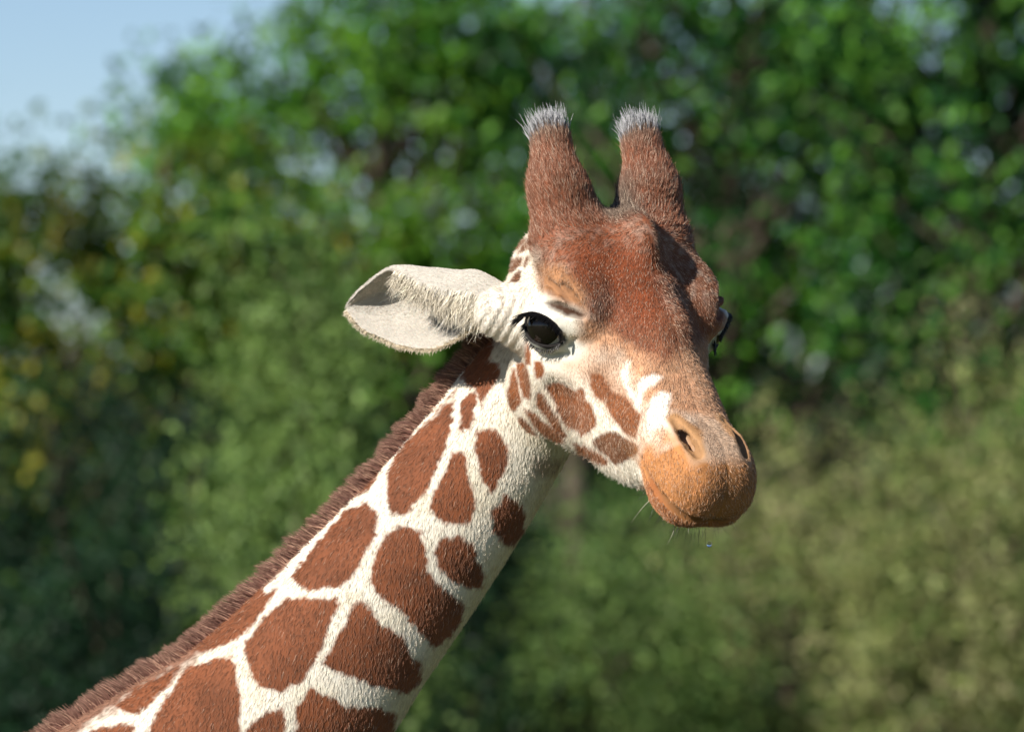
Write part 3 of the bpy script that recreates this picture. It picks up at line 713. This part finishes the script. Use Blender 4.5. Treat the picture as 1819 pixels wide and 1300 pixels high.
# mane
NM = 13000
s_ = rng.uniform(.25, 6.6, NM); s_[: NM // 12] = rng.uniform(.0, .8, NM // 12)
c_, t_, dn_, a_, b2_ = neck_frame(s_)
ph = rng.normal(0, .085, NM); side = np.sin(ph)
root = c_ - dn_ * (a_ * np.cos(ph) - 5)[:, None] + np.array([0, 1., 0]) * (b2_ * side)[:, None]
tuft = vnoise(np.stack([s_ * 100, side * 30, s_ * 0], 1), 7.0, 9)
dv = unit(-dn_ + t_ * (.12 + .5 * (tuft - .5))[:, None] + np.stack([0 * s_, side * 1.4, 0 * s_], 1) + .10 * rng.normal(size=(NM, 3)))
ln = (23 + 17 * tuft) * rng.uniform(.7, 1.2, NM) * np.clip(1.1 - np.abs(side) * 1.2, .4, 1)
mc = np.where((rng.uniform(size=NM) < .25)[:, None], lin((176, 138, 118)), lin((118, 82, 72))) * np.exp(rng.normal(0, .22, NM))[:, None]
hair('mane', root, dv, ln, t_ * .12, rng.uniform(.6, 1.1, NM), mc, M_MANE)

# tufts on the ossicones
for s in (-1, 1):
    n = 650
    u = unit(rng.normal(size=(n, 3)) + np.array([-1.2, 0, .1])); u[:, 0] = -np.abs(u[:, 0])
    c = np.array([-342, 97 * s, 69.]); root = from_head(c + u * 34); nr = unit(u) @ HR
    up = np.array([-1., .05 * s, .12]) @ HR
    dv = unit(up + nr * .24 + .13 * rng.normal(size=(n, 3)))
    rim = 1 - np.abs(u[:, 0])
    ln = rng.uniform(10, 26, n) * (1 + .6 * rim) * np.where(rng.uniform(size=n) < .2, 1.5, 1)
    cc = np.where((rng.uniform(size=n) < .6)[:, None], lin((40, 36, 38)), lin((140, 138, 140))) * np.exp(rng.normal(0, .25, n))[:, None]
    hair('horn_tuft', root, dv, ln, .1 * rng.normal(size=(n, 3)), rng.uniform(.5, 1.0, n), cc, M_TUFT)

# eyelashes
for s in (-1, 1):
    c = from_head(EYE * [1, s, 1])
    ax = (EB * [1, s, 1]) @ HR; upv = ax[1] * np.sign(EB_UP)
    n = 380; th = rng.uniform(-.05, 1.0, n) * math.pi
    rim = c + ax[0] * (np.cos(th) * 38)[:, None] + upv * (np.sin(th) * 20 + 2)[:, None]; rim = c + unit(rim - c + ax[2] * 30) * (EYER + 11)
    outw = unit(ax[2] * 1.0 - upv * (.42 - .15 * np.sin(th))[:, None] - ax[0] * (.35 - .35 * np.cos(th))[:, None])
    dv = unit(outw + .14 * rng.normal(size=(n, 3)))
    ln = rng.uniform(10, 19, n) * (1.0 - .4 * np.cos(th)) * (1 if s < 0 else .65)
    hair('eyelash', rim, dv, ln, np.tile(-upv * .35, (n, 1)), rng.uniform(.7, 1.2, n), np.tile(C['black'] * .8, (n, 1)), M_LASH)
    n = 130; th = -rng.uniform(.05, .95, n) * math.pi
    rim = c + ax[0] * (np.cos(th) * 38)[:, None] + upv * (np.sin(th) * 28)[:, None]; rim = c + unit(rim - c + ax[2] * 26) * (EYER + 4)
    dv = unit(ax[2] * .8 - upv * 1.0 + ax[0] * (np.cos(th) * .6)[:, None] + .15 * rng.normal(size=(n, 3)))
    hair('eyelash', rim, dv, rng.uniform(7, 13, n), np.tile(-upv * .2, (n, 1)), rng.uniform(.5, .9, n), np.tile(C['black'], (n, 1)), M_LASH)

# whiskers on muzzle and lips
n = 90
u = unit(rng.normal(size=(n * 4, 3)) + [.7, 0, -.9]); u = u[(u[:, 0] > -.2) & (u[:, 2] < .35)][:n]; n = len(u)
root = from_head(np.array([350, 0, 55.]) + u * [92, 98, 80]); nr = unit(u) @ HR
dv = unit(nr + np.array([0, 0, -.45]) + .25 * rng.normal(size=(n, 3)))
wc = np.where((rng.uniform(size=n) < .12)[:, None], lin((200, 190, 175)), lin((26, 22, 20)))
hair('whisker', root, dv, rng.uniform(12, 44, n) * np.clip(.5 + .7 * -u[:, 2], .35, 1.1), .15 * rng.normal(size=(n, 3)), rng.uniform(.25, .42, n), wc, M_LASH)

# ears
def crom(P, t):
    P = np.asarray(P, float); m = len(P) - 1; x = np.clip(np.asarray(t) * m, 0, m - 1e-6); i = x.astype(int); f = (x - i)[:, None]
    p0 = P[np.maximum(i - 1, 0)].reshape(len(x), -1); p1 = P[i].reshape(len(x), -1); p2 = P[i + 1].reshape(len(x), -1); p3 = P[np.minimum(i + 2, m)].reshape(len(x), -1); f = f
    return (.5 * (2 * p1 + (p2 - p0) * f + (2 * p0 - 5 * p1 + 4 * p2 - p3) * f ** 2 + (3 * p1 - p0 - 3 * p2 + p3) * f ** 3)).reshape((len(x),) + P.shape[1:])
ST = np.array([
 [(616, 545, 128), (616, 544, 128), (616, 546, 129), (616, 548, 129), (616, 550, 128)],
 [(640, 517, 116), (640, 515, 117), (640, 532, 140), (640, 560, 142), (640, 581, 120)],
 [(688, 482, 106), (688, 480, 112), (690, 512, 152), (690, 562, 155), (690, 605, 118)],
 [(718, 494, 92), (720, 474, 112), (722, 506, 166), (722, 568, 166), (722, 617, 116)],
 [(762, 526, 84), (768, 479, 108), (770, 506, 180), (770, 574, 174), (766, 620, 112)],
 [(812, 546, 88), (815, 484, 108), (815, 510, 188), (815, 574, 178), (810, 605, 116)],
 [(848, 553, 98), (850, 485, 112), (850, 510, 178), (850, 562, 168), (842, 584, 124)],
 [(892, 548, 132), (896, 508, 138), (898, 522, 168), (896, 556, 160), (890, 572, 142)]], float)
ST[1:7, 2:4, 2] += np.array([4, 12, 20, 28, 30, 24])[:, None]; ST[3:7, 0, 2] -= np.array([4, 12, 14, 10])
ST[:, :, 2] += (np.linspace(1, 0, len(ST)) ** .8 * 250 + 8)[:, None]
grid = crom(ST, np.linspace(0, 1, 56)); grid = np.swapaxes(crom(np.swapaxes(grid, 0, 1), np.linspace(0, 1, 44)), 0, 1)
kk = 1 + grid[..., 2] / DIST
EG = np.stack([(grid[..., 0] - CX) * kk, grid[..., 2], (CY - grid[..., 1]) * kk], -1)
EG = EG + np.stack([vnoise(EG.reshape(-1, 3), 26, 40 + i) - .5 for i in range(3)], 1).reshape(EG.shape) * 2.2
M_EAR = principled('ear_skin', rough=.7, spec=.2, attr='pigment')
M_EAR.node_tree.nodes['Principled BSDF'].inputs['Subsurface Weight'].default_value = .25
M_EAR.node_tree.nodes['Principled BSDF'].inputs['Subsurface Radius'].default_value = (.012, .005, .003)

def make_ear(EG, flip):
    nu, nv = EG.shape[:2]; du = np.gradient(EG, axis=0); dv_ = np.gradient(EG, axis=1); nm = unit(np.cross(du, dv_)) * (-1 if flip else 1)
    if (nm[nu // 2, 3 * nv // 4] @ np.array([0, -1., 0]) < 0) != flip: nm = -nm
    edge = np.minimum(1, np.minimum(np.arange(nv), np.arange(nv)[::-1]) / 4.0)[None, :, None]; edge = edge * np.minimum(1, (np.arange(nu) / 4.0))[:, None, None]
    th = 2.2 + 3.5 * edge; A = (EG + nm * th * .5).reshape(-1, 3); B = (EG - nm * th * .5).reshape(-1, 3); m = nu * nv
    F = []
    for i in range(nu - 1):
        for j in range(nv - 1):
            q = (i * nv + j, (i + 1) * nv + j, (i + 1) * nv + j + 1, i * nv + j + 1); F.append(q); F.append(tuple(m + k for k in q[::-1]))
        for j in (0, nv - 1):
            q = (i * nv + j, (i + 1) * nv + j, m + (i + 1) * nv + j, m + i * nv + j); F.append(q if j else q[::-1])
    for j in range(nv - 1):
        for i in (0, nu - 1): F.append((i * nv + j, i * nv + j + 1, m + i * nv + j + 1, m + i * nv + j))
    V = np.concatenate([A, B]); F = np.array(F)
    mo = vnoise(V, 14, 21)[:, None]; mo2 = vnoise(V, 45, 22)[:, None]
    colr = lin((176, 170, 160)) * (.86 + .1 * mo + .12 * mo2)
    e = mesh_from('ear', G(V), F, M_EAR, giraffe, attr={'pigment': ('POINT', np.clip(colr, 0, 1))})
    # short hair over the ear
    Nn, T, Ar = normals_of(V, F); n = 30000
    # outward normals of the two skins
    Nn[:m] = nm.reshape(-1, 3); Nn[m:] = -nm.reshape(-1, 3)
    ti = rng.choice(len(T), n, p=Ar / Ar.sum()); w3 = rng.dirichlet((1, 1, 1), n); tr = T[ti]
    root = (V[tr] * w3[:, :, None]).sum(1); nr = unit((Nn[tr] * w3[:, :, None]).sum(1))
    ax = unit(EG[0].mean(0) - EG[-1].mean(0)); flow = unit(ax + .2 * rng.normal(size=(n, 3))); flow = flow - nr * (flow * nr).sum(1)[:, None]
    hair('ear_fur', root, unit(flow + nr * .22), rng.uniform(3.5, 7, n), 0 * root, rng.uniform(.2, .4, n), lin((190, 184, 174)) * np.exp(rng.normal(0, .16, n))[:, None], M_FRINGE, e)
    # rim fuzz along the lower edge and the tip
    n = 1500; i = rng.integers(0, nu - 6, n); low = EG[i, nv - 1]; inn = EG[i, nv - 6]
    o_ = unit(low - inn)
    hair('ear_fur', low, unit(o_ + .5 * ax + .35 * rng.normal(size=(n, 3))), rng.uniform(7, 14, n), 0 * low, rng.uniform(.4, .8, n), lin((216, 204, 182)) * np.exp(rng.normal(0, .15, n))[:, None], M_FRINGE, e)
    # long fringe hanging from the rolled front edge
    n = 2200; i = rng.integers(int(nu * .36), nu - 4, n); j = rng.integers(0, 7, n); fr = EG[i, j]
    dn = unit(EG[i, 0] - EG[i, 8])
    hair('ear_fringe', fr, unit(dn + ax * .35 + (-nm[i, j]) * .1 + .12 * rng.normal(size=(n, 3))), (22 + 30 * vnoise(fr, 7, 50)) * rng.uniform(.7, 1.2, n), .14 * rng.normal(size=(n, 3)) + (vnoise(fr, 9, 51) - .5)[:, None] * ax * .9, rng.uniform(.5, .95, n), lin((206, 198, 180)) * np.exp(rng.normal(-.1, .35, n))[:, None], M_FRINGE, e)
make_ear(EG, False)
# the other ear: mirrored across the head and swung back out of sight
mh = to_head(EG.reshape(-1, 3)); mh[:, 1] *= -1
piv = np.array([-94., 178., -122.]); an = math.radians(62); q = mh - piv
mh = np.stack([q[:, 0] * math.cos(an) - q[:, 1] * math.sin(an), q[:, 0] * math.sin(an) + q[:, 1] * math.cos(an), q[:, 2]], 1) + piv
make_ear(from_head(mh).reshape(EG.shape), True)

# ------------------------------------------------------------------ the falling drop of water
M_WATER = bpy.data.materials.new('water'); M_WATER.use_nodes = True
b_ = M_WATER.node_tree.nodes['Principled BSDF']; b_.inputs['Base Color'].default_value = (1, 1, 1, 1); b_.inputs['Roughness'].default_value = .02
b_.inputs['Transmission Weight'].default_value = 1.0; b_.inputs['IOR'].default_value = 1.33
v, f = sphere_patch(1.0, math.pi, 20, 16)
r_ = 4.6 * K; v = v * r_; v[:, 2] = np.where(v[:, 2] > 0, v[:, 2] * 1.25, v[:, 2])
dp = mesh_from('water_drop', v, f, M_WATER); dp.location = tuple(px(1260, 967, -110) * K + np.array([0, 0, CAM_H]))
tag(dp, 'small clear water drop falling below the muzzle', 'water drop')
